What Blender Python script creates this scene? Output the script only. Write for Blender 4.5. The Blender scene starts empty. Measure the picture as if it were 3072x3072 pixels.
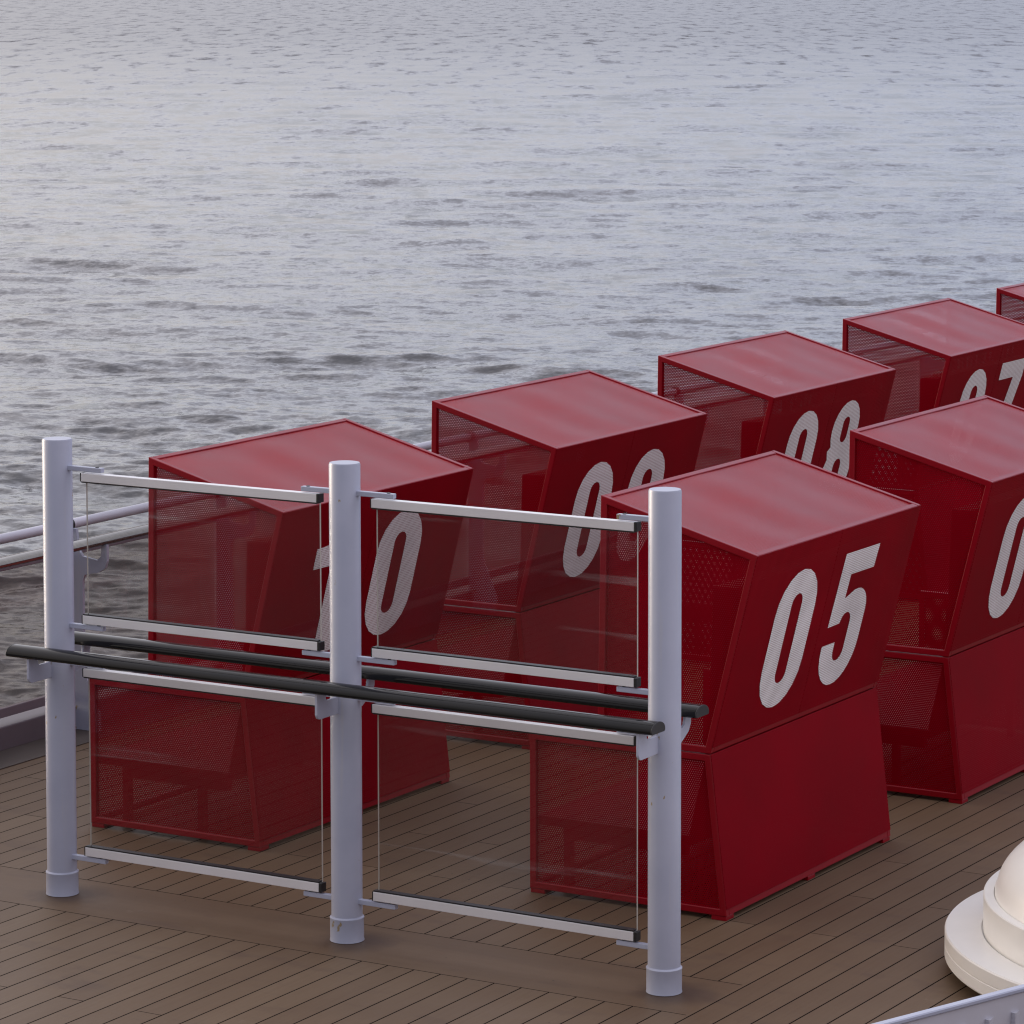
import bpy, bmesh, math, random
import numpy as np
from mathutils import Vector, Matrix
random.seed(7)
S = bpy.context.scene
COL = S.collection

# ------------------------------------------------------------------ camera
CAM = np.array([9.8565, -12.635, 4.1655])
YAW, PITCH, ROLL, FPX, SHY = -0.5366, -0.0847, -0.0016, 10876.51, -742.98
f_ = np.array([math.sin(YAW)*math.cos(PITCH), math.cos(YAW)*math.cos(PITCH), math.sin(PITCH)])
r_ = np.array([math.cos(YAW), -math.sin(YAW), 0.0]); u_ = np.cross(r_, f_)
rr = r_*math.cos(ROLL)+u_*math.sin(ROLL); uu = -r_*math.sin(ROLL)+u_*math.cos(ROLL)
cd = bpy.data.cameras.new("camera"); cam = bpy.data.objects.new("camera", cd); COL.objects.link(cam)
cam.matrix_world = Matrix(((rr[0], uu[0], -f_[0], CAM[0]), (rr[1], uu[1], -f_[1], CAM[1]), (rr[2], uu[2], -f_[2], CAM[2]), (0, 0, 0, 1)))
cd.sensor_width = 36.0; cd.lens = FPX/3072*36.0; cd.shift_y = SHY/3072.0
cd.clip_start = 0.1; cd.clip_end = 60000
S.camera = cam

# ------------------------------------------------------------------ sky, sun, exposure
SUN_EL, SUN_AZ = math.radians(5.0), math.radians(0)      # sun low over the sea, towards -X
W = bpy.data.worlds.new("World"); S.world = W; W.use_nodes = True
wn, wl = W.node_tree.nodes, W.node_tree.links
SKY_W, SKY_N, SKY_E, SKY_S = (1.24, 1.04, 0.84), (0.55, 0.61, 0.82), (0.55, 0.45, 0.48), (0.075, 0.085, 0.15)
SKY_Z = (1.02, 0.98, 1.06)
bg = wn['Background']; bg.inputs['Strength'].default_value = 1.0
sky = wn.new('ShaderNodeTexSky'); sky.sky_type = 'NISHITA'; sky.sun_disc = False
sky.sun_elevation = SUN_EL; sky.sun_rotation = math.radians(-90)
sky.air_density = 1.0; sky.dust_density = 1.0; sky.ozone_density = 3.0; sky.altitude = 30
def wmath(op, a, b=None, clamp=False):
    n = wn.new('ShaderNodeMath'); n.operation = op; n.use_clamp = clamp
    for i, x in enumerate((a, b)):
        if x is None: continue
        if hasattr(x, 'is_output'): wl.new(x, n.inputs[i])
        else: n.inputs[i].default_value = x
    return n.outputs[0]
def wmix(f, a, b, blend='MIX'):
    n = wn.new('ShaderNodeMix'); n.data_type = 'RGBA'; n.blend_type = blend
    for x, sk in ((f, n.inputs[0]), (a, n.inputs[6]), (b, n.inputs[7])):
        if hasattr(x, 'is_output'): wl.new(x, sk)
        else: sk.default_value = x
    return n.outputs[2]
wtc = wn.new('ShaderNodeTexCoord'); wsp = wn.new('ShaderNodeSeparateXYZ'); wl.new(wtc.outputs['Generated'], wsp.inputs[0])
wz = wmath('MAXIMUM', wsp.outputs[2], 0.0)
# colour of the low sky: warm over the sunset (-X), lavender ahead (+Y), pink opposite (+X), blue-grey behind (-Y)
whl = wmath('SQRT', wmath('MAXIMUM', wmath('SUBTRACT', 1.0, wmath('MULTIPLY', wz, wz)), 0.0001))
base = None
for ax, sg, c in ((0, -1, SKY_W), (0, 1, SKY_E), (1, 1, SKY_N), (1, -1, SKY_S)):
    w_ = wmath('MAXIMUM', wmath('DIVIDE', wmath('MULTIPLY', wsp.outputs[ax], float(sg)), whl), 0.0); w_ = wmath('MULTIPLY', w_, w_)
    vm = wn.new('ShaderNodeVectorMath'); vm.operation = 'SCALE'; vm.inputs[0].default_value = c; wl.new(w_, vm.inputs['Scale'])
    if base is None: base = vm.outputs[0]
    else:
        ad = wn.new('ShaderNodeVectorMath'); ad.operation = 'ADD'; wl.new(base, ad.inputs[0]); wl.new(vm.outputs[0], ad.inputs[1]); base = ad.outputs[0]
lowf = wmath('ADD', 0.92, wmath('MULTIPLY', wmath('MULTIPLY', wz, 4.0, True), 0.55))
vm = wn.new('ShaderNodeVectorMath'); vm.operation = 'SCALE'; wl.new(base, vm.inputs[0]); wl.new(lowf, vm.inputs['Scale'])
base = wmix(wmath('MULTIPLY', wmath('SUBTRACT', wz, 0.30), 1.9, True), vm.outputs[0], (*SKY_Z, 1))
# thin streaky evening cloud
wmp = wn.new('ShaderNodeMapping'); wl.new(wtc.outputs['Generated'], wmp.inputs[0]); wmp.inputs['Scale'].default_value = (1.2, 1.2, 5.0)
wno = wn.new('ShaderNodeTexNoise'); wl.new(wmp.outputs[0], wno.inputs['Vector']); wno.inputs['Scale'].default_value = 2.2; wno.inputs['Detail'].default_value = 5
cl = wmath('ADD', wmath('MULTIPLY', wno.outputs[0], 0.5), 0.75)
wcb = wn.new('ShaderNodeCombineXYZ')
for i in range(3): wl.new(cl, wcb.inputs[i])
base = wmix(1.0, base, wcb.outputs[0], 'MULTIPLY')
base = wmix(0.06, base, sky.outputs[0])
wl.new(base, bg.inputs[0])
sd = bpy.data.lights.new("sun", 'SUN'); sun = bpy.data.objects.new("sun", sd); COL.objects.link(sun)
sd.energy = 2.4; sd.angle = math.radians(20); sd.color = (1.0, 0.85, 0.70)
sdir = Vector((math.cos(SUN_EL), 0, -math.sin(SUN_EL)))   # light travels towards +X
sun.rotation_euler = sdir.to_track_quat('-Z', 'Y').to_euler()
S.view_settings.view_transform = 'Standard'; S.view_settings.look = 'None'
S.view_settings.exposure = 0.0; S.view_settings.gamma = 1.0
cy = S.cycles
cy.transparent_max_bounces = 64; cy.max_bounces = 10; cy.glossy_bounces = 6; cy.transmission_bounces = 8
cy.caustics_reflective = False; cy.caustics_refractive = False
cy.use_denoising = True; cy.use_adaptive_sampling = False; cy.filter_width = 1.2; cy.pixel_filter_type = 'BLACKMAN_HARRIS'

# ------------------------------------------------------------------ material helpers
class NT:
    def __init__(s, name):
        s.m = bpy.data.materials.new(name); s.m.use_nodes = True
        s.t = s.m.node_tree; s.n = s.t.nodes; s.l = s.t.links
        s.p = s.n['Principled BSDF']; s.out = s.n['Material Output']
    def node(s, typ, **kw):
        n = s.n.new(typ)
        for k, v in kw.items():
            if hasattr(n, k): setattr(n, k, v)
        return n
    def link(s, a, b): s.l.new(a, b)
    def val(s, x, sock):
        if hasattr(x, 'is_output'): s.l.new(x, sock)
        else: sock.default_value = x
    def math(s, op, a, b=None, c=None, clamp=False):
        n = s.n.new('ShaderNodeMath'); n.operation = op; n.use_clamp = clamp
        for i, x in enumerate((a, b, c)):
            if x is not None: s.val(x, n.inputs[i])
        return n.outputs[0]
    def mix(s, fac, a, b):
        n = s.n.new('ShaderNodeMix'); n.data_type = 'RGBA'
        s.val(fac, n.inputs[0]); s.val(a, n.inputs[6]); s.val(b, n.inputs[7]); return n.outputs[2]
    def coord(s, which='Object'):
        return s.n.new('ShaderNodeTexCoord').outputs[which]
    def mapping(s, vec, scale=(1, 1, 1), loc=(0, 0, 0), rot=(0, 0, 0)):
        n = s.n.new('ShaderNodeMapping'); s.l.new(vec, n.inputs[0])
        n.inputs['Scale'].default_value = scale; n.inputs['Location'].default_value = loc; n.inputs['Rotation'].default_value = rot
        return n.outputs[0]
    def noise(s, vec, scale, detail=3.0, rough=0.55, out=0):
        n = s.n.new('ShaderNodeTexNoise'); s.l.new(vec, n.inputs['Vector'])
        n.inputs['Scale'].default_value = scale; n.inputs['Detail'].default_value = detail; n.inputs['Roughness'].default_value = rough
        return n.outputs[out]
    def ramp(s, x, stops):
        n = s.n.new('ShaderNodeValToRGB'); s.l.new(x, n.inputs[0]); e = n.color_ramp.elements
        while len(e) < len(stops): e.new(0.5)
        for k, (p, c) in zip(e, stops):
            k.position = p; k.color = c if len(c) == 4 else (*c, 1)
        return n.outputs[0]
    def bump(s, h, strength, dist):
        n = s.n.new('ShaderNodeBump'); s.l.new(h, n.inputs['Height']); n.inputs['Strength'].default_value = strength; n.inputs['Distance'].default_value = dist
        s.l.new(n.outputs[0], s.p.inputs['Normal']); return n.outputs[0]

def paint(name, col, rough=0.4, var=0.06, bump=0.0006, spec=0.5):
    t = NT(name); v = t.coord()
    n1 = t.noise(v, 2.3, 4); n2 = t.noise(v, 45, 3)
    dark = tuple(c*(1-2.2*var) for c in col); lite = tuple(min(1, c*(1+var)) for c in col)
    c = t.ramp(n1, [(0.3, dark), (0.65, lite)]); t.link(c, t.p.inputs['Base Color'])
    t.link(t.math('ADD', t.math('MULTIPLY', n1, 0.18), rough-0.09), t.p.inputs['Roughness'])
    t.p.inputs['Specular IOR Level'].default_value = spec
    if bump: t.bump(n2, 0.35, bump)
    return t

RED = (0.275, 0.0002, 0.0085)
def holes(t, a=0.0106, d=0.0054):
    """round holes in staggered rows, in the sheet's own metres (UV)"""
    uv = t.coord('UV'); sp = t.n.new('ShaderNodeSeparateXYZ'); t.link(uv, sp.inputs[0])
    rh = a*0.866
    row = t.math('DIVIDE', sp.outputs[1], rh); fl = t.math('FLOOR', row)
    odd = t.math('MULTIPLY', t.math('MODULO', t.math('ADD', fl, 1000.0), 2.0), 0.5)
    du = t.math('MULTIPLY', t.math('SUBTRACT', t.math('FRACT', t.math('ADD', t.math('DIVIDE', sp.outputs[0], a), odd)), 0.5), a)
    dv = t.math('MULTIPLY', t.math('SUBTRACT', t.math('SUBTRACT', row, fl), 0.5), rh)
    d2 = t.math('ADD', t.math('MULTIPLY', du, du), t.math('MULTIPLY', dv, dv))
    return t.math('LESS_THAN', d2, (d/2)**2)
def perforated(name, col, rough, d=0.0054, a=0.0106, spec=0.5):
    t = paint(name, col, rough, spec=spec)
    h = holes(t, a, d)
    tr = t.n.new('ShaderNodeBsdfTransparent'); mx = t.n.new('ShaderNodeMixShader')
    t.link(h, mx.inputs[0]); t.link(t.p.outputs[0], mx.inputs[1]); t.link(tr.outputs[0], mx.inputs[2])
    t.link(mx.outputs[0], t.out.inputs[0])
    return t.m
M = {}
M['red'] = paint('red_paint', RED, 0.36, spec=0.28).m
M['red_sheet'] = perforated('red_perforated_sheet', RED, 0.42, spec=0.05)
M['red_roof'] = perforated('red_roof_sheet', (0.36, 0.0010, 0.0070), 0.36, d=0.0054, spec=0.24)  # same paint as RED, brightened so the colour carries the roof's stronger light
M['digit'] = perforated('white_digit_paint', (0.95, 0.91, 0.91), 0.5, d=0.0046)
M['seat_red'] = paint('red_seat_cover', (0.24, 0.006, 0.012), 0.7).m
M['steel'] = None
def post_paint():
    t = NT('white_post_paint'); v = t.coord()
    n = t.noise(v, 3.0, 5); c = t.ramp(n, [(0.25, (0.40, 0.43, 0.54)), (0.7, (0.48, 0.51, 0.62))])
    # chipped and scuffed spots
    sp = t.noise(t.mapping(v, (1, 1, 0.55)), 11.0, 4, 0.6)
    chip = t.ramp(sp, [(0.665, (0, 0, 0)), (0.68, (1, 1, 1))])
    c = t.mix(chip, c, (0.33, 0.26, 0.15, 1))
    st = t.noise(t.mapping(v, (28, 28, 1.1)), 1.0, 3)
    streak = t.ramp(st, [(0.62, (0, 0, 0)), (0.85, (0.5, 0.5, 0.5))])
    c = t.mix(streak, c, (0.55, 0.53, 0.48, 1))
    t.link(c, t.p.inputs['Base Color']); t.p.inputs['Roughness'].default_value = 0.38
    t.bump(t.noise(v, 60, 2), 0.25, 0.0006)
    return t.m
M['white'] = post_paint()
M['clean_white'] = paint('white_gelcoat', (0.84, 0.825, 0.78), 0.35, 0.03).m
M['alu'] = paint('brushed_aluminium', (0.84, 0.84, 0.86), 0.42, 0.03, 0).m
M['alu'].node_tree.nodes['Principled BSDF'].inputs['Metallic'].default_value = 0.25
M['black'] = paint('black_plastic', (0.016, 0.016, 0.018), 0.45, 0.05, 0).m
M['grey'] = paint('grey_bulwark_paint', (0.56, 0.56, 0.61), 0.5, 0.05).m
M['rail_grey'] = paint('blue_grey_rail_paint', (0.55, 0.55, 0.62), 0.4, 0.05).m
M['bronze'] = paint('dark_channel_paint', (0.22, 0.19, 0.22), 0.45, 0.05).m
M['kerb_in'] = paint('dark_kerb_paint', (0.16, 0.14, 0.16), 0.55, 0.08).m
M['margin'] = paint('deck_margin_coating', (0.085, 0.07, 0.062), 0.6, 0.12).m
def steel():
    t = NT('lacquered_handrail'); v = t.coord()
    n = t.noise(t.mapping(v, (0.6, 8, 8)), 6.0, 3)
    t.link(t.ramp(n, [(0.3, (0.19, 0.175, 0.15)), (0.7, (0.25, 0.23, 0.20))]), t.p.inputs['Base Color'])
    t.p.inputs['Metallic'].default_value = 0.85; t.p.inputs['Roughness'].default_value = 0.09
    return t.m
M['steel'] = steel()
def black_rail():
    t = NT('black_lacquer_handrail'); v = t.coord()
    n = t.noise(t.mapping(v, (0.6, 8, 8)), 6.0, 3)
    t.link(t.ramp(n, [(0.3, (0.005, 0.005, 0.005)), (0.7, (0.010, 0.009, 0.008))]), t.p.inputs['Base Color'])
    t.p.inputs['Roughness'].default_value = 0.05; t.p.inputs['IOR'].default_value = 1.36
    return t.m
M['black_rail'] = black_rail()
def glass(name, tint, extra=0.0):
    t = NT(name); t.n.remove(t.p)
    geo = t.n.new('ShaderNodeNewGeometry'); dt = t.n.new('ShaderNodeVectorMath'); dt.operation = 'DOT_PRODUCT'
    t.link(geo.outputs['Normal'], dt.inputs[0]); t.link(geo.outputs['Incoming'], dt.inputs[1])
    sch = t.math('POWER', t.math('SUBTRACT', 1.0, t.math('ABSOLUTE', dt.outputs['Value']), clamp=True), 5.0)
    frs = t.math('ADD', t.math('MULTIPLY', sch, 0.974), 0.026)
    tr = t.n.new('ShaderNodeBsdfTransparent'); tr.inputs[0].default_value = (*tint, 1)
    gl = t.n.new('ShaderNodeBsdfGlossy'); gl.inputs['Roughness'].default_value = 0.0
    fac = t.math('ADD', frs, extra, clamp=True)
    mx = t.n.new('ShaderNodeMixShader'); t.link(fac, mx.inputs[0]); t.link(tr.outputs[0], mx.inputs[1]); t.link(gl.outputs[0], mx.inputs[2])
    # thin film of salt and dust, plus pale streaks painted in for reflected bars
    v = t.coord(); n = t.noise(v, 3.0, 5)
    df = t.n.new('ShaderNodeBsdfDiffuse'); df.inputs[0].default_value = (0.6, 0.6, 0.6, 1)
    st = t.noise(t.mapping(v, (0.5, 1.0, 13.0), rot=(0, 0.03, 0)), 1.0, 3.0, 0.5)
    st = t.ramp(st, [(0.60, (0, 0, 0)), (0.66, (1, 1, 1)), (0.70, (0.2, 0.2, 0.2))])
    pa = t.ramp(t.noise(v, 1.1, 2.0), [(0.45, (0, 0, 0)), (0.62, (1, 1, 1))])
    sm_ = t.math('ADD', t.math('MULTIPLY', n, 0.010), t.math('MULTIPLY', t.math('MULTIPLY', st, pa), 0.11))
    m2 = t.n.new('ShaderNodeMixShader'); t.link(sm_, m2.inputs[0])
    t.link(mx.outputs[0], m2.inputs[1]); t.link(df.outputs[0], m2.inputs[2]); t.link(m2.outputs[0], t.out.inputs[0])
    return t.m
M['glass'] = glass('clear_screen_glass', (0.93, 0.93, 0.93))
M['glass_edge'] = paint('pale_glass_edge', (0.62, 0.60, 0.52), 0.3, 0.02, 0).m
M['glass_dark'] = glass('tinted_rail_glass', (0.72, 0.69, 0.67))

def deck_mat():
    t = NT('brown_deck_planks'); v = t.coord(); sp = t.n.new('ShaderNodeSeparateXYZ'); t.link(v, sp.inputs[0])
    x, y = sp.outputs[0], sp.outputs[1]; pw = 0.1287
    k0 = t.math('DIVIDE', t.math('SUBTRACT', x, 0.595), pw); k = t.math('FLOOR', k0); fx = t.math('SUBTRACT', k0, k)
    gx = t.math('LESS_THAN', t.math('MULTIPLY', t.math('MINIMUM', fx, t.math('SUBTRACT', 1.0, fx)), pw), 0.0034)
    ph = t.math('MODULO', t.math('ADD', k, 3000.0), 3.0)
    yy = t.math('DIVIDE', t.math('ADD', t.math('SUBTRACT', y, 2.385), t.math('MULTIPLY', ph, 0.645)), 3.68)
    j = t.math('FLOOR', yy); fy = t.math('SUBTRACT', yy, j)
    gy = t.math('LESS_THAN', t.math('MULTIPLY', t.math('MINIMUM', fy, t.math('SUBTRACT', 1.0, fy)), 3.68), 0.0022)
    g = t.math('MAXIMUM', gx, gy)
    cx = t.n.new('ShaderNodeCombineXYZ'); t.link(k, cx.inputs[0]); t.link(j, cx.inputs[1])
    wn_ = t.n.new('ShaderNodeTexWhiteNoise'); wn_.noise_dimensions = '2D'; t.link(cx.outputs[0], wn_.inputs['Vector'])
    # cross board under the screen posts
    bx = t.math('MULTIPLY', t.math('LESS_THAN', t.math('ABSOLUTE', y), 0.243), t.math('LESS_THAN', x, 3.28))
    edge = t.math('MULTIPLY', t.math('LESS_THAN', t.math('ABSOLUTE', t.math('SUBTRACT', t.math('ABSOLUTE', y), 0.243)), 0.0026), t.math('LESS_THAN', x, 3.28))
    g = t.math('MAXIMUM', t.math('MULTIPLY', g, t.math('SUBTRACT', 1.0, bx)), edge)
    big = t.noise(v, 0.75, 5, 0.6); grain = t.noise(t.mapping(v, (60, 2.2, 1)), 1.0, 4, 0.6); fine = t.noise(v, 160, 2)
    smear = t.noise(t.mapping(v, (1.0, 2.6, 1), rot=(0, 0, 0.5)), 1.7, 6, 0.65)
    f = t.math('ADD', t.math('MULTIPLY', big, 0.55), t.math('ADD', t.math('MULTIPLY', grain, 0.30), t.math('MULTIPLY', wn_.outputs[0], 0.16)))
    c = t.ramp(f, [(0.30, (0.118, 0.075, 0.043)), (0.55, (0.150, 0.100, 0.059)), (0.8, (0.186, 0.131, 0.081))])
    c = t.mix(t.math('MULTIPLY', bx, 0.75), c, t.ramp(t.math('ADD', t.math('MULTIPLY', big, .5), t.math('MULTIPLY', t.noise(t.mapping(v, (2, 24, 1)), 1.0, 4), .5)), [(0.3, (0.122, 0.077, 0.044)), (0.7, (0.156, 0.104, 0.062))]))
    stain = t.ramp(smear, [(0.56, (0, 0, 0)), (0.70, (0.55, 0.55, 0.55))]); c = t.mix(stain, c, (0.0935, 0.0594, 0.0424, 1))
    pale = t.ramp(t.noise(v, 3.1, 6, 0.7), [(0.66, (0, 0, 0)), (0.76, (0.4, 0.4, 0.4))]); c = t.mix(pale, c, (0.242, 0.1925, 0.1431, 1))
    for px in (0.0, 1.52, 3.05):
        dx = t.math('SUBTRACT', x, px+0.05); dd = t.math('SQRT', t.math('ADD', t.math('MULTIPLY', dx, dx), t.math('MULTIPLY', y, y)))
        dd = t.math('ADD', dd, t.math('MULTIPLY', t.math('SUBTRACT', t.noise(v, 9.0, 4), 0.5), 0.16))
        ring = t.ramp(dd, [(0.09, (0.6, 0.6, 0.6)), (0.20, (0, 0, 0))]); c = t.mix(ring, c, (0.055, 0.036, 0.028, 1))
    speck = t.ramp(t.noise(v, 26.0, 2, 0.5), [(0.745, (0, 0, 0)), (0.76, (0.8, 0.8, 0.8))]); c = t.mix(speck, c, (0.05, 0.035, 0.03, 1))
    c = t.mix(g, c, (0.012, 0.009, 0.009, 1))
    t.link(c, t.p.inputs['Base Color'])
    t.link(t.math('ADD', t.math('MULTIPLY', big, 0.25), 0.42), t.p.inputs['Roughness'])
    t.link(t.math('MULTIPLY', t.math('SUBTRACT', 1.0, g), 0.36), t.p.inputs['Specular IOR Level'])
    h = t.math('SUBTRACT', t.math('MULTIPLY', fine, 0.25), g); t.bump(h, 0.6, 0.002)
    return t.m
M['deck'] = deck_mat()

def sea_mat():
    t = NT('sea_water'); t.p.inputs['Base Color'].default_value = (0.052, 0.053, 0.058, 1)
    t.p.inputs['Roughness'].default_value = 0.12; t.p.inputs['IOR'].default_value = 1.333
    geo = t.n.new('ShaderNodeNewGeometry'); v = geo.outputs['Position']
    at = t.n.new('ShaderNodeAttribute'); at.attribute_name = 'far'; far = at.outputs['Fac']; near1 = t.math('SUBTRACT', 1.0, t.math('MULTIPLY', far, 0.75))
    t.link(t.math('ADD', 0.10, t.math('MULTIPLY', far, 0.16)), t.p.inputs['Roughness'])
    acc = None
    for sc, amp, rot in ((0.55, 0.06, YAW), (1.7, 0.12, YAW+0.3), (4.5, 0.13, YAW-0.2)):
        vv = t.mapping(v, (1.0, 1.0, 1.0), rot=(0, 0, rot)); vv = t.mapping(vv, (0.55, 1.0, 1.0))
        n = t.noise(vv, sc, 2.0, 0.5, out=1)
        m = t.n.new('ShaderNodeVectorMath'); m.operation = 'SUBTRACT'; t.link(n, m.inputs[0]); m.inputs[1].default_value = (.5, .5, .5)
        m2 = t.n.new('ShaderNodeVectorMath'); m2.operation = 'SCALE'; t.link(m.outputs[0], m2.inputs[0]); t.link(t.math('MULTIPLY', near1, amp*2), m2.inputs['Scale'])
        if acc is None: acc = m2.outputs[0]
        else:
            a = t.n.new('ShaderNodeVectorMath'); a.operation = 'ADD'; t.link(acc, a.inputs[0]); t.link(m2.outputs[0], a.inputs[1]); acc = a.outputs[0]
    # gust patches: the mean slope towards one side drifts over tens of metres
    gv = t.mapping(t.mapping(v, rot=(0, 0, YAW)), (0.085, 0.030, 1.0)); gn = t.noise(gv, 1.0, 4.0, 0.62)
    gv2 = t.mapping(t.mapping(v, rot=(0, 0, YAW)), (0.38, 0.22, 1.0)); gn2 = t.noise(gv2, 1.0, 5.0, 0.72)
    gs = t.math('ADD', t.math('MULTIPLY', t.math('SUBTRACT', gn, 0.5), 0.08), t.math('MULTIPLY', t.math('SUBTRACT', gn2, 0.5), 0.56))
    gv3 = t.mapping(t.mapping(v, rot=(0, 0, YAW)), (0.15, 0.026, 1.0)); gn3 = t.noise(gv3, 1.0, 5.0, 0.68)
    gs = t.math('ADD', gs, t.math('MULTIPLY', t.math('SUBTRACT', gn3, 0.5), t.math('ADD', 0.14, t.math('MULTIPLY', far, 1.7))))
    gc = t.n.new('ShaderNodeCombineXYZ'); t.link(t.math('MULTIPLY', gs, -math.sin(YAW)), gc.inputs[0]); t.link(t.math('MULTIPLY', gs, -math.cos(YAW)), gc.inputs[1])
    a = t.n.new('ShaderNodeVectorMath'); a.operation = 'ADD'; t.link(acc, a.inputs[0]); t.link(gc.outputs[0], a.inputs[1]); acc = a.outputs[0]
    fl = t.n.new('ShaderNodeVectorMath'); fl.operation = 'MULTIPLY'; t.link(acc, fl.inputs[0]); fl.inputs[1].default_value = (1, 1, 0)
    a = t.n.new('ShaderNodeVectorMath'); a.operation = 'ADD'; t.link(fl.outputs[0], a.inputs[0]); t.link(geo.outputs['Normal'], a.inputs[1])
    nn = t.n.new('ShaderNodeVectorMath'); nn.operation = 'NORMALIZE'; t.link(a.outputs[0], nn.inputs[0])
    t.link(nn.outputs[0], t.p.inputs['Normal'])
    return t.m
M['sea'] = sea_mat()

# ------------------------------------------------------------------ mesh helpers
def tag(o, label=None, cat=None, group=None, kind=None):
    if label: o['label'] = label
    if cat: o['category'] = cat
    if group: o['group'] = group
    if kind: o['kind'] = kind
    return o
def link(name, me, mat=None, parent=None):
    o = bpy.data.objects.new(name, me); COL.objects.link(o)
    if mat is not None and not me.materials: me.materials.append(mat)
    if parent is not None: o.parent = parent
    return o
def finish(name, bm, mat, parent=None, smooth=False, bevel=0.0, seg=2):
    bmesh.ops.recalc_face_normals(bm, faces=bm.faces)
    if bevel > 0:
        ed = [e for e in bm.edges if len(e.link_faces) == 2 and e.calc_face_angle(0) > 0.5]
        bmesh.ops.bevel(bm, geom=ed, offset=bevel, segments=seg, affect='EDGES', profile=0.5, clamp_overlap=True)
    me = bpy.data.meshes.new(name); bm.to_mesh(me); bm.free()
    if smooth:
        for p in me.polygons: p.use_smooth = True
        try: me.set_sharp_from_angle(angle=math.radians(35))
        except Exception: pass
    return link(name, me, mat, parent)
def empty(name, loc=(0, 0, 0)):
    o = bpy.data.objects.new(name, None); o.empty_display_size = 0.2; o.location = loc; COL.objects.link(o); return o
def add_box(bm, x0, x1, y0, y1, z0, z1):
    v = [bm.verts.new(p) for p in ((x0, y0, z0), (x1, y0, z0), (x1, y1, z0), (x0, y1, z0), (x0, y0, z1), (x1, y0, z1), (x1, y1, z1), (x0, y1, z1))]
    for q in ((0, 3, 2, 1), (4, 5, 6, 7), (0, 1, 5, 4), (1, 2, 6, 5), (2, 3, 7, 6), (3, 0, 4, 7)): bm.faces.new([v[i] for i in q])
def add_prism(bm, pts, axis, a, b):
    """polygon pts (2D) extruded along axis ('x': pts=(y,z); 'y': pts=(x,z); 'z': pts=(x,y))"""
    def P(p, t):
        return {'x': (t, p[0], p[1]), 'y': (p[0], t, p[1]), 'z': (p[0], p[1], t)}[axis]
    A = [bm.verts.new(P(p, a)) for p in pts]; B = [bm.verts.new(P(p, b)) for p in pts]; n = len(pts)
    bm.faces.new(A); bm.faces.new(B[::-1])
    for i in range(n): bm.faces.new((A[i], B[i], B[(i+1) % n], A[(i+1) % n]))
def add_lathe(bm, prof, cx, cy, seg=48):
    rings = []
    for r, z in prof:
        if r < 1e-6: rings.append([bm.verts.new((cx, cy, z))])
        else: rings.append([bm.verts.new((cx+r*math.cos(2*math.pi*i/seg), cy+r*math.sin(2*math.pi*i/seg), z)) for i in range(seg)])
    for A, B in zip(rings, rings[1:]):
        for i in range(seg):
            j = (i+1) % seg
            if len(A) == 1 and len(B) == 1: continue
            if len(A) == 1: bm.faces.new((A[0], B[j], B[i]))
            elif len(B) == 1: bm.faces.new((A[i], A[j], B[0]))
            else: bm.faces.new((A[i], A[j], B[j], B[i]))
    for A, flip in ((rings[0], True), (rings[-1], False)):
        if len(A) > 1: bm.faces.new(A[::-1] if flip else A)
def add_tube(bm, p0, p1, r, seg=20, cap=True):
    p0, p1 = Vector(p0), Vector(p1); d = (p1-p0).normalized(); q = d.to_track_quat('Z', 'Y')
    R = [[bm.verts.new(p+q @ Vector((r*math.cos(2*math.pi*i/seg), r*math.sin(2*math.pi*i/seg), 0))) for i in range(seg)] for p in (p0, p1)]
    for i in range(seg): bm.faces.new((R[0][i], R[0][(i+1) % seg], R[1][(i+1) % seg], R[1][i]))
    if cap: bm.faces.new(R[0][::-1]); bm.faces.new(R[1])
def inset(poly, d):
    n = len(poly); area = sum(poly[i][0]*poly[(i+1) % n][1]-poly[(i+1) % n][0]*poly[i][1] for i in range(n)); sg = 1 if area > 0 else -1
    L = []
    for i in range(n):
        a = np.array(poly[i]); b = np.array(poly[(i+1) % n]); e = (b-a)/np.hypot(*(b-a)); nn = np.array([-e[1], e[0]])*sg
        L.append((a+nn*d, e))
    out = []
    for i in range(n):
        p, e = L[i-1]; q, g = L[i]
        t = np.linalg.solve(np.array([[e[0], -g[0]], [e[1], -g[1]]]), q-p); out.append(tuple(p+e*t[0]))
    return out
def add_ring(bm, poly, w, y0, y1):
    inn = inset(poly, w); n = len(poly)
    V = [[bm.verts.new((p[0], y, p[1])) for p in P] for P in (poly, inn) for y in (y0, y1)]
    O0, O1, I0, I1 = V
    for i in range(n):
        j = (i+1) % n
        bm.faces.new((O0[i], O0[j], I0[j], I0[i])); bm.faces.new((O1[i], I1[i], I1[j], O1[j]))
        bm.faces.new((O0[i], O1[i], O1[j], O0[j])); bm.faces.new((I0[i], I0[j], I1[j], I1[i]))
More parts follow.
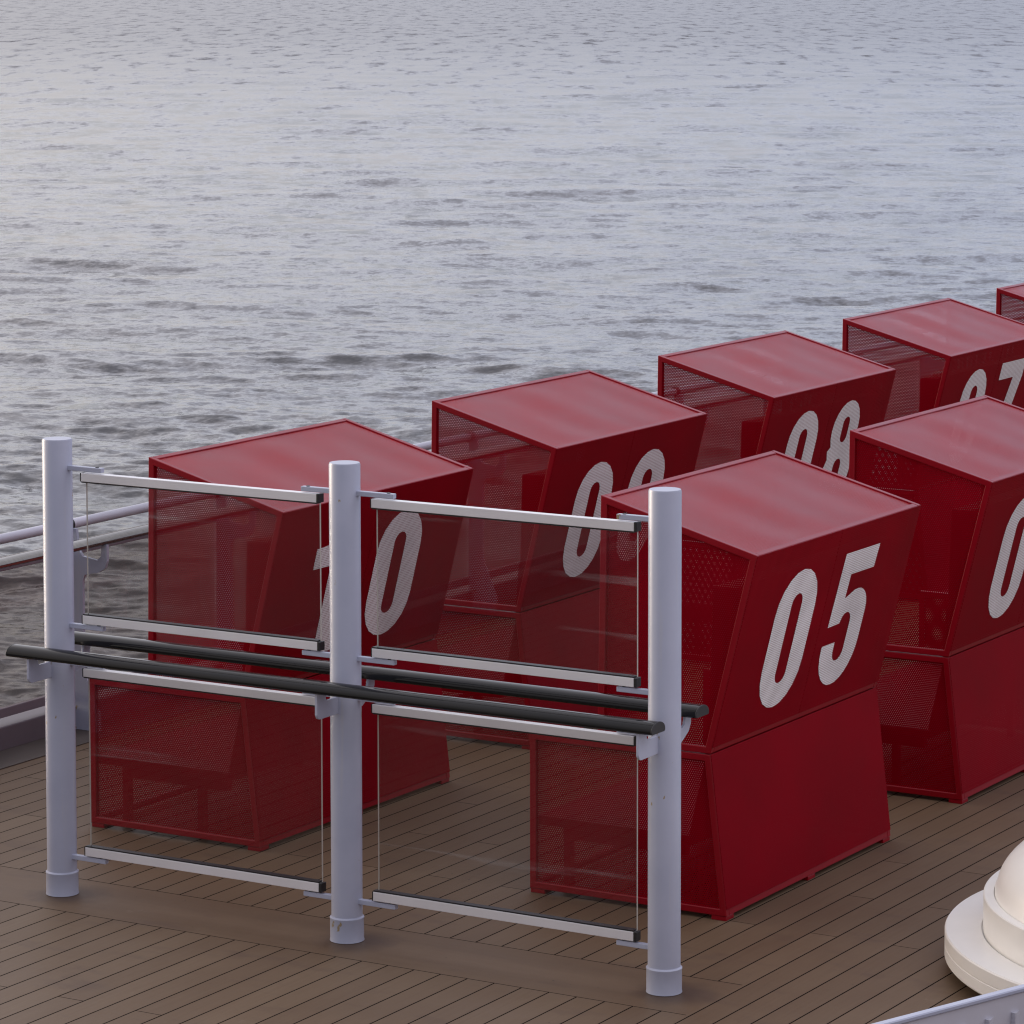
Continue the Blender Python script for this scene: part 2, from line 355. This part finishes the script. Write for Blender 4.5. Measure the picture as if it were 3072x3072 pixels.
def sheet(name, pts, origin, U, V, t, mat, parent, wave=None):
    """thin perforated sheet: polygon in the (U, V) plane, UV in metres"""
    origin, U, V = Vector(origin), Vector(U).normalized(), Vector(V).normalized(); N = U.cross(V)
    bm = bmesh.new(); uvl = bm.loops.layers.uv.new('UVMap')
    def put(vs):
        f = bm.faces.new([a for a, _ in vs])
        for lp, (_, uv) in zip(f.loops, vs): lp[uvl].uv = uv
    if wave is None:
        A = [(bm.verts.new(origin+U*p[0]+V*p[1]+N*t/2), p) for p in pts]; B = [(bm.verts.new(origin+U*p[0]+V*p[1]-N*t/2), p) for p in pts]; n = len(pts)
        put(A); put(B[::-1])
        for i in range(n): put((A[i], B[i], B[(i+1) % n], A[(i+1) % n]))
    else:
        (u0, u1), (v0, v1), nu, nv, fn = wave
        G = []
        for s in (t/2, -t/2):
            G.append([[(lambda p: (bm.verts.new(origin+U*p[0]+V*p[1]+N*(s+fn(*p))), p))((u0+(u1-u0)*i/nu, v0+(v1-v0)*j/nv)) for j in range(nv+1)] for i in range(nu+1)])
        for k, g in enumerate(G):
            for i in range(nu):
                for j in range(nv):
                    q = (g[i][j], g[i+1][j], g[i+1][j+1], g[i][j+1]); put(q if k == 0 else q[::-1])
    bmesh.ops.recalc_face_normals(bm, faces=bm.faces) if wave is None else None
    me = bpy.data.meshes.new(name); bm.to_mesh(me); bm.free()
    if wave is not None:
        for p in me.polygons: p.use_smooth = True
    return link(name, me, mat, parent)

# ------------------------------------------------------------------ sea
SEA_Z = -26.0
def build_sea():
    H = CAM[2]-SEA_Z; rng = np.random.default_rng(3)
    dep = np.concatenate([np.geomspace(0.0009, 0.0085, 60, endpoint=False), np.arange(0.0085, 0.235, 0.00024), np.geomspace(0.235, 1.2, 60)])
    rad = H/np.tan(dep[::-1])
    az_c = YAW
    fine = np.arange(-0.158, 0.158, 0.00034)
    side = 0.158+np.geomspace(0.0006, math.pi-0.158, 110)
    az = np.concatenate([-side[::-1][1:], fine, side[:-1]])
    az = np.concatenate([az, [math.pi]]) + az_c
    nr, na = len(rad), len(az)
    Rm, Am = np.meshgrid(rad, az, indexing='ij')
    X = CAM[0]+Rm*np.sin(Am); Y = CAM[1]+Rm*np.cos(Am)
    dr = np.gradient(rad); da = np.gradient(az)
    dloc = np.maximum(np.abs(dr)[:, None], Rm*np.abs(da)[None, :]*1.0).astype(np.float32)
    Z = np.zeros_like(X, dtype=np.float32)
    Dx = np.zeros_like(Z); Dy = np.zeros_like(Z)
    X32, Y32 = X.astype(np.float32), Y.astype(np.float32)
    wind = YAW + 0.12 + math.pi            # waves run towards the viewer, a little across
    n = 190
    lam = np.geomspace(0.22, 40.0, n)*rng.uniform(0.93, 1.07, n)
    for L in lam:
        k = 2*math.pi/L; th = wind+rng.normal(0, 0.5)
        kx, ky = k*math.sin(th), k*math.cos(th)
        amp = L*float(np.interp(math.log(L), np.log([0.22, 0.5, 0.9, 1.6, 2.6, 5.0, 10.0, 40.0]), [0.0044, 0.0060, 0.0063, 0.0053, 0.0038, 0.0025, 0.0018, 0.0012]))
        ph = rng.uniform(0, 6.283)
        w = np.exp(-(2.2*dloc/L)**2)
        a = (kx*X32+ky*Y32+ph).astype(np.float32)
        s, c = np.sin(a), np.cos(a)
        Z += amp*w*c
        Dx -= amp*w*s*0.55*math.sin(th); Dy -= amp*w*s*0.55*math.cos(th)
    # gusts: calmer and rougher patches
    g = np.ones_like(Z)
    for L, am in ((70, .22), (45, .2), (28, .18), (120, .2)):
        th = rng.uniform(0, 6.283); k = 2*math.pi/L
        g += am*np.cos(k*(np.sin(th)*X32+np.cos(th)*Y32)+rng.uniform(0, 6.28))
    g = np.clip(g, .85, 1.3)
    Z *= g; Dx *= g; Dy *= g
    co = np.stack([X+Dx, Y+Dy, SEA_Z+Z], -1).reshape(-1, 3).astype(np.float32)
    i = np.arange(nr-1)[:, None]; j = np.arange(na-1)[None, :]
    q = np.stack([i*na+j, (i+1)*na+j, (i+1)*na+j+1, i*na+j+1], -1).reshape(-1, 4)
    # rad runs from near... orient upward
    me = bpy.data.meshes.new('sea'); nf = len(q)
    me.vertices.add(len(co)); me.vertices.foreach_set('co', co.ravel())
    me.loops.add(nf*4); me.loops.foreach_set('vertex_index', q.ravel().astype(np.int32))
    me.polygons.add(nf); me.polygons.foreach_set('loop_start', (np.arange(nf)*4).astype(np.int32))
    me.polygons.foreach_set('use_smooth', np.ones(nf, dtype=bool))
    me.update(calc_edges=True)
    if me.polygons[nf//2].normal.z < 0: me.flip_normals()
    fa = np.clip((Rm-220)/1300, 0, 1); fa = (fa*fa*(3-2*fa)).astype(np.float32)
    me.attributes.new('far', 'FLOAT', 'POINT').data.foreach_set('value', fa.ravel())
    o = link('sea', me, M['sea']); tag(o, kind='structure')
build_sea()

# ------------------------------------------------------------------ deck
KX = -2.065
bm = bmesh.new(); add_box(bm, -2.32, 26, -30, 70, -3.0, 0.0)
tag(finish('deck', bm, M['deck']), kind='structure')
bm = bmesh.new(); add_box(bm, KX, -1.80, -29.9, 69.9, 0.0005, 0.005)
tag(finish('deck_margin', bm, M['margin']), kind='structure')
bm = bmesh.new(); add_box(bm, -2.315, KX, -29.9, 69.9, 0.0005, 0.128)
tag(finish('kerb', bm, M['kerb_in'], bevel=0.006), kind='structure')

# ------------------------------------------------------------------ outboard railing
def dprofile(w, h, n=14):
    p = [(-w/2+0.006, 0.0), (w/2-0.006, 0.0), (w/2, 0.006)]
    for i in range(n+1):
        a = math.pi*i/n; p.append((w/2*math.cos(a), 0.012+(h-0.012)*math.sin(a)))
    p.append((-w/2, 0.006)); return p
rail = tag(empty('ship_railing', (KX, 0, 0)), 'long outboard ship railing of pipe, handrail and tinted glass along the deck edge', 'railing')
Y0, Y1 = -26.0, 66.0
def rchild(name, bm, mat, **k):
    o = finish(name, bm, mat, rail, **k); o.matrix_parent_inverse = Matrix.Translation((-KX, 0, 0)); return o
bm = bmesh.new(); add_tube(bm, (-2.10, Y0, 1.118), (-2.10, Y1, 1.118), 0.027, 24); rchild('top_pipe', bm, M['rail_grey'], smooth=True)
bm = bmesh.new(); add_prism(bm, [(x-1.90, z+1.028) for x, z in dprofile(0.115, 0.045)], 'y', Y0, Y1); rchild('handrail', bm, M['steel'], smooth=True)
bm = bmesh.new(); add_box(bm, -2.135, -2.10, Y0, Y1, 0.945, 0.995); rchild('glass_channel', bm, M['bronze'], bevel=0.003)
bm = bmesh.new(); add_box(bm, -2.135, -2.10, Y0, Y1, 0.165, 0.215); rchild('glass_channel', bm, M['bronze'], bevel=0.003)
SP = [2.78+1.385*k for k in range(-17, 40)]
def stanchion_bm(y):
    bm = bmesh.new()
    prof = [(-2.10, 0.006), (-1.90, 0.006), (-1.90, 0.10), (-1.94, 0.20), (-1.985, 0.30), (-2.0, 0.36), (-2.0, 0.82), (-1.985, 0.855), (-1.89, 0.875), (-1.85, 0.90), (-1.835, 0.94), (-1.835, 1.0285),
            (-1.87, 1.0285), (-1.875, 0.965), (-1.90, 0.94), (-2.0, 0.955), (-2.025, 0.99), (-2.04, 1.10), (-2.10, 1.10)]
    add_prism(bm, prof, 'y', y-0.009, y+0.009); return bm
sm = None
for y in SP:
    if not (-8 < y < 24): continue
    if sm is None:
        sm = rchild('stanchion', stanchion_bm(0), M['white']); sy = y; sm.location.y = y
    else:
        c = sm.copy(); COL.objects.link(c); c.parent = rail; c.matrix_parent_inverse = sm.matrix_parent_inverse.copy(); c.location.y = y
first = None
for a, b in zip(SP, SP[1:]):
    if not (-8 < a < 24): continue
    if first is None:
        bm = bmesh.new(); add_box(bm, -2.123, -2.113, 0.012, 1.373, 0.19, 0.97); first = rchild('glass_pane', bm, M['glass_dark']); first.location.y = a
        bm = bmesh.new(); add_tube(bm, (-2.10, -0.02, 1.118), (-2.10, 0.02, 1.118), 0.033, 24); clamp = rchild('pipe_clamp', bm, M['black'], smooth=True); clamp.location.y = a
    else:
        for s_ in (first, clamp):
            c = s_.copy(); COL.objects.link(c); c.parent = rail; c.matrix_parent_inverse = s_.matrix_parent_inverse.copy(); c.location.y = a

# ------------------------------------------------------------------ glass wind screen
scr = tag(empty('wind_screen', (0, 0, 0)), 'glass wind screen of three white posts with four clear panes and two dark handrails', 'wind screen')
PX = (0.0, 1.52, 3.05)
def post_bm():
    bm = bmesh.new()
    add_lathe(bm, [(0.0665, 0.1), (0.0665, 2.040), (0.0635, 2.047), (0.0, 2.0475)], 0, 0, 48); return bm
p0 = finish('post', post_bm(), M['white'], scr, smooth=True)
bm = bmesh.new(); add_lathe(bm, [(0.0738, 0.002), (0.0720, 0.012), (0.0720, 0.094), (0.0735, 0.098), (0.0735, 0.102), (0.0670, 0.108)], 0, 0, 48)
c0 = finish('collar', bm, M['white'], p0, smooth=True)
for x in PX[1:]:
    c = p0.copy(); COL.objects.link(c); c.location.x = x; c.rotation_euler.z = 2.1*x; c.parent = scr
    d = c0.copy(); COL.objects.link(d); d.parent = c
def rail_part(x0, x1, z0, z1, up):
    bm = bmesh.new(); add_box(bm, x0+0.004, x1-0.014, -0.019, 0.019, z0, z1)
    o = finish('clamp_rail', bm, M['alu'], scr, bevel=0.0015)
    bm = bmesh.new(); add_box(bm, x1-0.014, x1, -0.0195, 0.0195, z0-0.0006, z1+0.0006); finish('end_cap', bm, M['black'], o, bevel=0.002)
    bm = bmesh.new(); add_box(bm, x0, x0+0.004, -0.0195, 0.0195, z0-0.0006, z1+0.0006); finish('end_cap', bm, M['black'], o)
    # black rubber gasket on the glass side
    bm = bmesh.new()
    if up: add_box(bm, x0+0.0045, x1-0.0145, -0.0165, 0.0165, z1+0.0002, z1+0.006)
    else: add_box(bm, x0+0.0045, x1-0.0145, -0.0165, 0.0165, z0-0.006, z0-0.0002)
    finish('gasket', bm, M['black'], o)
def bracket(xa, xb, z0, z1):
    bm = bmesh.new(); add_box(bm, xa, xb, -0.0125, 0.0125, z0, z1)
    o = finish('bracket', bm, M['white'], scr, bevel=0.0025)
    xe = xb if abs(xb-xa) and (min(abs(xb-p) for p in PX) > min(abs(xa-p) for p in PX)) else xa
    s = -1 if xe == xb else 1
    bm = bmesh.new(); add_lathe(bm, [(0.008, z1), (0.008, z1+0.003), (0.0, z1+0.003)], xe+s*0.03, 0, 16); finish('bolt', bm, M['black'], o, smooth=True)
for a, b in zip(PX, PX[1:]):
    x0, x1 = a+0.140, b-0.118
    for (z0, z1, up) in ((1.868, 1.905, False), (1.235, 1.272, True), (0.998, 1.034, False), (0.192, 0.231, True)):
        rail_part(x0, x1, z0, z1, up)
        bz = (z1+0.006, z1+0.027) if not up else (z0-0.027, z0-0.006)
        bracket(a+0.060, a+0.25, *bz); bracket(b-0.215, b-0.060, *bz)
    for z0, z1 in ((1.279, 1.861), (0.238, 0.991)):
        bm = bmesh.new(); add_box(bm, x0+0.022, x1-0.006, -0.005, 0.005, z0-0.004, z1+0.004)
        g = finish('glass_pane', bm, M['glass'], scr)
        g.data.materials.append(M['glass_edge'])
        for p in g.data.polygons:
            if abs(p.normal.x) > 0.9: p.material_index = 1
for s in (-1, 1):
    bm = bmesh.new(); add_prism(bm, [(y+s*0.187, z+1.101) for y, z in dprofile(0.112, 0.046)], 'x', -0.104, 3.118)
    h = finish('handrail', bm, M['black_rail'], scr, smooth=True)
    bm = bmesh.new(); add_prism(bm, [(y*1.0+s*0.187, z+1.101) for y, z in dprofile(0.1125, 0.0465)], 'x', 3.1182, 3.124); finish('end_cap', bm, M['black'], h, bevel=0.0015)
    bm = bmesh.new(); add_prism(bm, [(y*1.0+s*0.187, z+1.101) for y, z in dprofile(0.1125, 0.0465)], 'x', -0.110, -0.1042); finish('end_cap', bm, M['black'], h, bevel=0.0015)
    for x in PX:
        prof = [(0.050, 0.988), (0.205, 0.988), (0.2185, 0.993), (0.227, 1.008), (0.227, 1.1008), (0.166, 1.1008), (0.158, 1.066), (0.150, 1.060), (0.050, 1.062)] if s < 0 else \
               [(0.050, 0.988), (0.12, 0.988), (0.195, 1.03), (0.215, 1.06), (0.220, 1.1008), (0.170, 1.1008), (0.162, 1.066), (0.145, 1.055), (0.050, 1.058)]
        bm = bmesh.new(); add_prism(bm, [(s*a, b) for a, b in prof], 'x', x-0.006, x+0.006); finish('handrail_bracket', bm, M['white'], scr, bevel=0.002)

# ------------------------------------------------------------------ cabanas
Wd = 1.686; XF, ZF, XT, ZB, XK, ZK, XFK, XD = -0.625, 1.8165, 0.1417, 1.612, -0.0814, 0.7258, -0.642, -0.988
UP = [(XF, ZF), (XFK, ZK+0.0015), (XK, ZK+0.0015), (XT, ZB)]
LO = [(XD, ZK-0.0025), (XD, 0.020), (0.0, 0.020), (XK-0.0005, ZK-0.0025)]
TB = 0.030
def arc(cx, cy, rx, ry, a0, a1, n=10):
    return [(cx+rx*math.cos(math.radians(a0+(a1-a0)*i/n)), cy+ry*math.sin(math.radians(a0+(a1-a0)*i/n))) for i in range(n+1)]
Hd = 0.654
def glyph(ch):
    w = 0.40
    if ch == '0':
        return [arc(.2, .454, .2, .2, 0, 180)+arc(.2, .2, .2, .2, 180, 360), arc(.2, .49, .052, .05, 0, 180, 8)+arc(.2, .165, .052, .05, 180, 360, 8)]
    if ch == '1':
        return [[(.15, 0), (.305, 0), (.305, Hd), (.20, Hd), (.175, .60), (.12, .568), (0.0, .558), (0.0, .455), (.15, .455)]]
    if ch == '7':
        return [[(0, Hd), (.40, Hd), (.40, .53), (.235, 0), (.075, 0), (.24, .535), (0, .535)]]
    if ch == '4':
        return [[(.22, 0), (.36, 0), (.36, .12), (.41, .12), (.41, .225), (.36, .225), (.36, Hd), (.19, Hd), (0, .24), (0, .12), (.22, .12)], [(.12, .225), (.22, .225), (.22, .47)]]
    if ch == '5':
        return [[(.035, .66), (.39, .66), (.38, .547), (.14, .547), (.135, .43)]+arc(.255, .34, .14, .122, 118, 0, 8)+arc(.2, .2, .195, .2, 0, -180, 14)+[(.005, .217), (.138, .217)]+arc(.195, .17, .055, .052, 180, 360, 8)+arc(.195, .305, .055, .05, 0, 140, 8)+[(.138, .309), (.02, .306)]]
    if ch in '69':
        out = [(.40, .44)]+arc(.2, .454, .2, .2, 0, 180)+arc(.2, .2, .2, .2, 180, 360)+arc(.25, .27, .15, .13, 0, 95, 8)+[(.148, .385), (.148, .49)]+arc(.2, .49, .052, .05, 180, 0, 8)+[(.252, .44)]
        hole = arc(.2, .255, .052, .05, 0, 180, 8)+arc(.2, .165, .052, .05, 180, 360, 8)
        if ch == '9': out, hole = [(.4-x, Hd-y) for x, y in out], [(.4-x, Hd-y) for x, y in hole]
        return [out, hole]
    if ch == '8':
        o = arc(.2, .474, .185, .18, -35, 215, 14)+[(.012, .345)]+arc(.2, .185, .2, .185, 145, 395, 14)+[(.388, .345)]
        return [o, arc(.2, .51, .045, .04, 0, 180, 8)+arc(.2, .425, .045, .04, 180, 360, 8), arc(.2, .235, .05, .045, 0, 180, 8)+arc(.2, .155, .05, .045, 180, 360, 8)]
GL = {}
def digit_mesh(ch, u0, P0, U, V, N):
    cu = bpy.data.curves.new('digit', 'CURVE'); cu.dimensions = '2D'; cu.fill_mode = 'BOTH'; cu.extrude = 0.0
    for poly in glyph(ch):
        sp = cu.splines.new('POLY'); sp.points.add(len(poly)-1); sp.use_cyclic_u = True
        for p, (x, y) in zip(sp.points, poly): p.co = (x, y, 0, 1)
    tmp = bpy.data.objects.new('digit_tmp', cu); COL.objects.link(tmp)
    dg = bpy.context.evaluated_depsgraph_get(); me = bpy.data.meshes.new_from_object(tmp.evaluated_get(dg)); bpy.data.objects.remove(tmp); bpy.data.curves.remove(cu)
    bm = bmesh.new(); bm.from_mesh(me); bpy.data.meshes.remove(me)
    bmesh.ops.remove_doubles(bm, verts=bm.verts, dist=1e-5)
    for l in list(bm.loops.layers.uv): bm.loops.layers.uv.remove(l)
    uvl = bm.loops.layers.uv.new('UVMap')
    for f in bm.faces:
        for lp in f.loops: lp[uvl].uv = (lp.vert.co.x+u0, lp.vert.co.y+0.122)
    for v in bm.verts: v.co = P0+U*(v.co.x+u0)+V*(v.co.y+0.122)+N*0.0022
    me = bpy.data.meshes.new('digit'); bm.normal_update(); bm.to_mesh(me); bm.free(); return me

def build_cabana():
    root = empty('cabana')
    # upper frame
    bm = bmesh.new()
    for y in (0, Wd-TB): add_ring(bm, UP, TB, y, y+TB)
    rx, rz = (XT-XF), (ZB-ZF); rl = math.hypot(rx, rz); rx /= rl; rz /= rl      # along roof, downwards to the back
    nx, nz = -rz, rx                                                           # roof normal (up)
    bx, bz = (XT-XK), (ZB-ZK); bl = math.hypot(bx, bz); bx /= bl; bz /= bl      # up along the back
    def quad(p, a, la, b, lb): return [p, (p[0]+a[0]*la, p[1]+a[1]*la), (p[0]+a[0]*la+b[0]*lb, p[1]+a[1]*la+b[1]*lb), (p[0]+b[0]*lb, p[1]+b[1]*lb)]
    e = 0.0006
    beams = [quad((XF+e, ZF-e), (rx, rz), TB, (-nx, -nz), TB), quad((XT-e, ZB-e), (-rx, -rz), TB, (-bx, -bz), TB),
             quad((XK-e, ZK+0.0025), (-1, 0), TB, (bx, bz), TB)]
    for b_ in beams: add_prism(bm, b_, 'y', TB+0.0004, Wd-TB-0.0004)
    finish('upper_frame', bm, M['red'], root, bevel=0.0025, seg=1)
    bm = bmesh.new()
    for y in (0, Wd-TB): add_ring(bm, LO, TB, y, y+TB)
    lx, lz = (XK-0.0), (ZK-0.020); ll = math.hypot(lx, lz); lx /= ll; lz /= ll
    for b_ in (quad((0-e, 0.0206), (lx, lz), TB, (-1, 0), TB), quad((XK-e, ZK-0.0035), (-1, 0), TB, (-lx, -lz), TB), quad((XD+e, 0.0206), (1, 0), TB, (0, 1), TB)):
        add_prism(bm, b_, 'y', TB+0.0004, Wd-TB-0.0004)
    finish('lower_frame', bm, M['red'], root, bevel=0.0025, seg=1)
    # feet
    for fx, fy in ((-0.075, 0.002), (-0.075, Wd-0.077), (XD+0.003, 0.002), (XD+0.003, Wd-0.077), (-0.075, Wd/2-0.037)):
        bm = bmesh.new(); add_box(bm, fx, fx+0.072, fy, fy+0.075, 0.0, 0.0195); finish('foot', bm, M['red'], root, bevel=0.002, seg=1)
    # side sheets
    for y in (0.015, Wd-0.015):
        sheet('side_panel', inset(UP, 0.013), (0, y, 0), (1, 0, 0), (0, 0, 1), 0.003, M['red_sheet'], root)
        sheet('side_panel', inset(LO, 0.013), (0, y, 0), (1, 0, 0), (0, 0, 1), 0.003, M['red_sheet'], root)
    # roof sheet, gently buckled
    rr_ = random.Random(5)
    def buckle(u, v):
        ew = min(1, min(u, Wd-u)/0.25)*min(1, min(v, rl-v)/0.15)
        return ew*(0.0030*math.sin(8.6*u-1.4*v+0.6)+0.0020*math.sin(15.5*u+2.6*v+1.0)+0.0016*math.sin(5.1*v+2.7*u))
    o = Vector((XF, 0, ZF))+Vector((-nx, 0, -nz))*0.008
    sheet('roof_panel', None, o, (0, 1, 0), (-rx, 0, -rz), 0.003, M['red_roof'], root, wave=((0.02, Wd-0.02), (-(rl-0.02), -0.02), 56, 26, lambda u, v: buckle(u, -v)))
    # back sheets: two upper leaves and one lower
    P0 = Vector((XK, 0, ZK)); U = Vector((0, 1, 0)); V = Vector((bx, 0, bz)); N = U.cross(V)
    dig = []
    for u0, u1 in ((0.002, Wd/2-0.0012), (Wd/2+0.0012, Wd-0.002)):
        o = P0+N*0.0022
        dig.append(sheet('back_panel', [(u0, 0.030), (u1, 0.030), (u1, bl-0.002), (u0, bl-0.002)], o, U, V, 0.003, M['red_sheet'], root))
    V2 = Vector((lx, 0, lz)); N2 = U.cross(V2)
    sheet('lower_back_panel', [(0.002, 0.0306), (Wd-0.002, 0.0306), (Wd-0.002, ll-0.002), (0.002, ll-0.002)], Vector((0, 0, 0.020))+N2*0.0022, U, V2, 0.003, M['red_sheet'], root)
    # bench and backrest inside
    bm = bmesh.new(); add_box(bm, XD+0.004, -0.195, TB+0.003, Wd-TB-0.003, 0.300, 0.344); st = finish('seat', bm, M['seat_red'], root, bevel=0.012)
    bm = bmesh.new(); add_box(bm, -0.865, -0.25, TB+0.06, TB+0.10, 0.240, 0.2995); add_box(bm, -0.865, -0.25, Wd-TB-0.10, Wd-TB-0.06, 0.240, 0.2995)
    finish('seat_rail', bm, M['red'], st)
    for x in (-0.865, -0.425):
        for y in (TB+0.06, Wd-TB-0.10):
            bm = bmesh.new(); add_box(bm, x, x+0.034, y+0.002, y+0.038, 0.002, 0.2395); finish('leg', bm, M['red'], st)
    bm = bmesh.new()
    add_prism(bm, [(-0.205, 0.346), (-0.135, 0.654), (-0.105, 0.90), (-0.090, 1.455), (0.022, 1.455), (-0.105, 0.952), (-0.122, 0.72), (-0.11, 0.40), (-0.10, 0.346)], 'y', TB+0.004, Wd-TB-0.004)
    finish('backrest', bm, M['seat_red'], root, bevel=0.006)
    return root, dig, (P0+N*0.0037, U, V, N)
root0, leaves0, (DP, DU, DV, DN) = build_cabana()
def copy_tree(o, parent=None, table=None):
    c = o.copy(); COL.objects.link(c)
    if parent is not None: c.parent = parent
    if table is not None: table[o.name] = c
    for ch in list(o.children): copy_tree(ch, c, table)
    return c
X10, Y10, PB = 0.3375, 1.0616, 2.5202; X5, Y5, PF = 2.7777, 1.073, 2.5238
POD = [('10', X10, Y10, 'red perforated steel cabana numbered 10, behind the glass wind screen at the left'),
       ('09', X10, Y10+PB, 'red perforated steel cabana numbered 09, second of the far row'),
       ('08', X10, Y10+2*PB, 'red perforated steel cabana numbered 08, third of the far row'),
       ('07', X10, Y10+3*PB, 'red perforated steel cabana numbered 07, fourth of the far row'),
       ('06', X10, Y10+4*PB, 'red cabana showing only its roof corner, last of the far row at the right edge'),
       ('05', X5, Y5, 'red perforated steel cabana numbered 05, standing nearest beside the right screen post'),
       ('04', X5, Y5+PF, 'red cabana beside 05, cut by the right edge so only its white 0 shows')]
dm = {}
for i, (num, x, y, lab) in enumerate(POD):
    tb = {}
    if i == 0: r, lv = root0, leaves0
    else:
        # copy without digits: digits are added per cabana below
        r = root0.copy(); COL.objects.link(r); lv = []
        for ch in list(root0.children):
            c = ch.copy(); COL.objects.link(c); c.parent = r
            if ch in leaves0: lv.append(c)
            for g in list(ch.children):
                if g.name.startswith('digit'): continue
                d = g.copy(); COL.objects.link(d); d.parent = c
    r.location = (x, y, 0)
    tag(r, lab, 'cabana', 'numbered red cabanas on the deck')
    for k, ch in enumerate(num):
        key = (ch, k)
        if key not in dm: dm[key] = digit_mesh(ch, (0.323, 0.910)[k] + (0.035 if ch == '1' else 0), DP, DU, DV, DN)
        link('digit', dm[key], M['digit'], lv[k])

# ------------------------------------------------------------------ white domed ventilator
VX, VY = 5.036, 1.404
v = tag(empty('deck_ventilator', (VX, VY, 0)), 'round white stepped drum with domed top standing on the deck', 'ventilator')
bm = bmesh.new(); add_lathe(bm, [(1.12, 0.0), (1.12, 0.049)], 0, 0, 96); finish('plinth', bm, M['black'], v, smooth=True)
bm = bmesh.new(); add_lathe(bm, [(1.18, 0.050), (1.255, 0.056), (1.262, 0.064), (1.262, 0.110), (1.259, 0.113), (1.259, 0.115), (1.262, 0.118), (1.262, 0.166), (1.257, 0.173), (1.112, 0.173), (1.112, 0.160)], 0, 0, 128); finish('flange', bm, M['clean_white'], v, smooth=True)
bm = bmesh.new(); add_lathe(bm, [(1.104, 0.162), (1.104, 0.318), (1.100, 0.322), (1.062, 0.322), (1.062, 0.30)], 0, 0, 128); finish('drum', bm, M['clean_white'], v, smooth=True)
bm = bmesh.new(); add_lathe(bm, [(1.060, 0.302), (1.058, 0.335)]+[(1.05*math.cos(a), 0.34+0.37*math.sin(a)) for a in np.linspace(0.05, math.pi/2-0.001, 24)]+[(0, 0.71)], 0, 0, 128); finish('dome', bm, M['clean_white'], v, smooth=True)

# ------------------------------------------------------------------ grey bulwark in the foreground
b0 = np.array([5.515, -3.325]); bd = np.array([0.345, 0.9386]); bn = np.array([0.9386, -0.345])
bw = tag(empty('bulwark', (b0[0], b0[1], 0)), 'pale grey steel bulwark with rounded cap and stiffener ribs at the lower right', 'bulwark')
ang = math.atan2(bd[1], bd[0]); bw.rotation_euler = (0, 0, ang)
L0, L1 = -5.0, 6.5
bm = bmesh.new(); add_box(bm, L0, L1, 0.004, 0.018, 0.0, 1.0745); finish('plate', bm, M['grey'], bw)
bm = bmesh.new(); add_prism(bm, [(0.000, 1.0748), (0.022, 1.0748), (0.0255, 1.079), (0.0255, 1.087), (0.022, 1.0905), (0.000, 1.0905), (-0.0035, 1.087), (-0.0035, 1.079)], 'x', L0, L1); finish('cap', bm, M['white'], bw, smooth=True)
for k in range(-40, 50):
    x = 0.482+0.112*k
    if L0 < x < L1-0.1:
        bm = bmesh.new(); add_prism(bm, [(x, 0.0037), (x, -0.012), (x+0.004, -0.014), (x+0.036, 0.0037)], 'z', 0.01, 1.022); finish('rib', bm, M['grey'], bw)
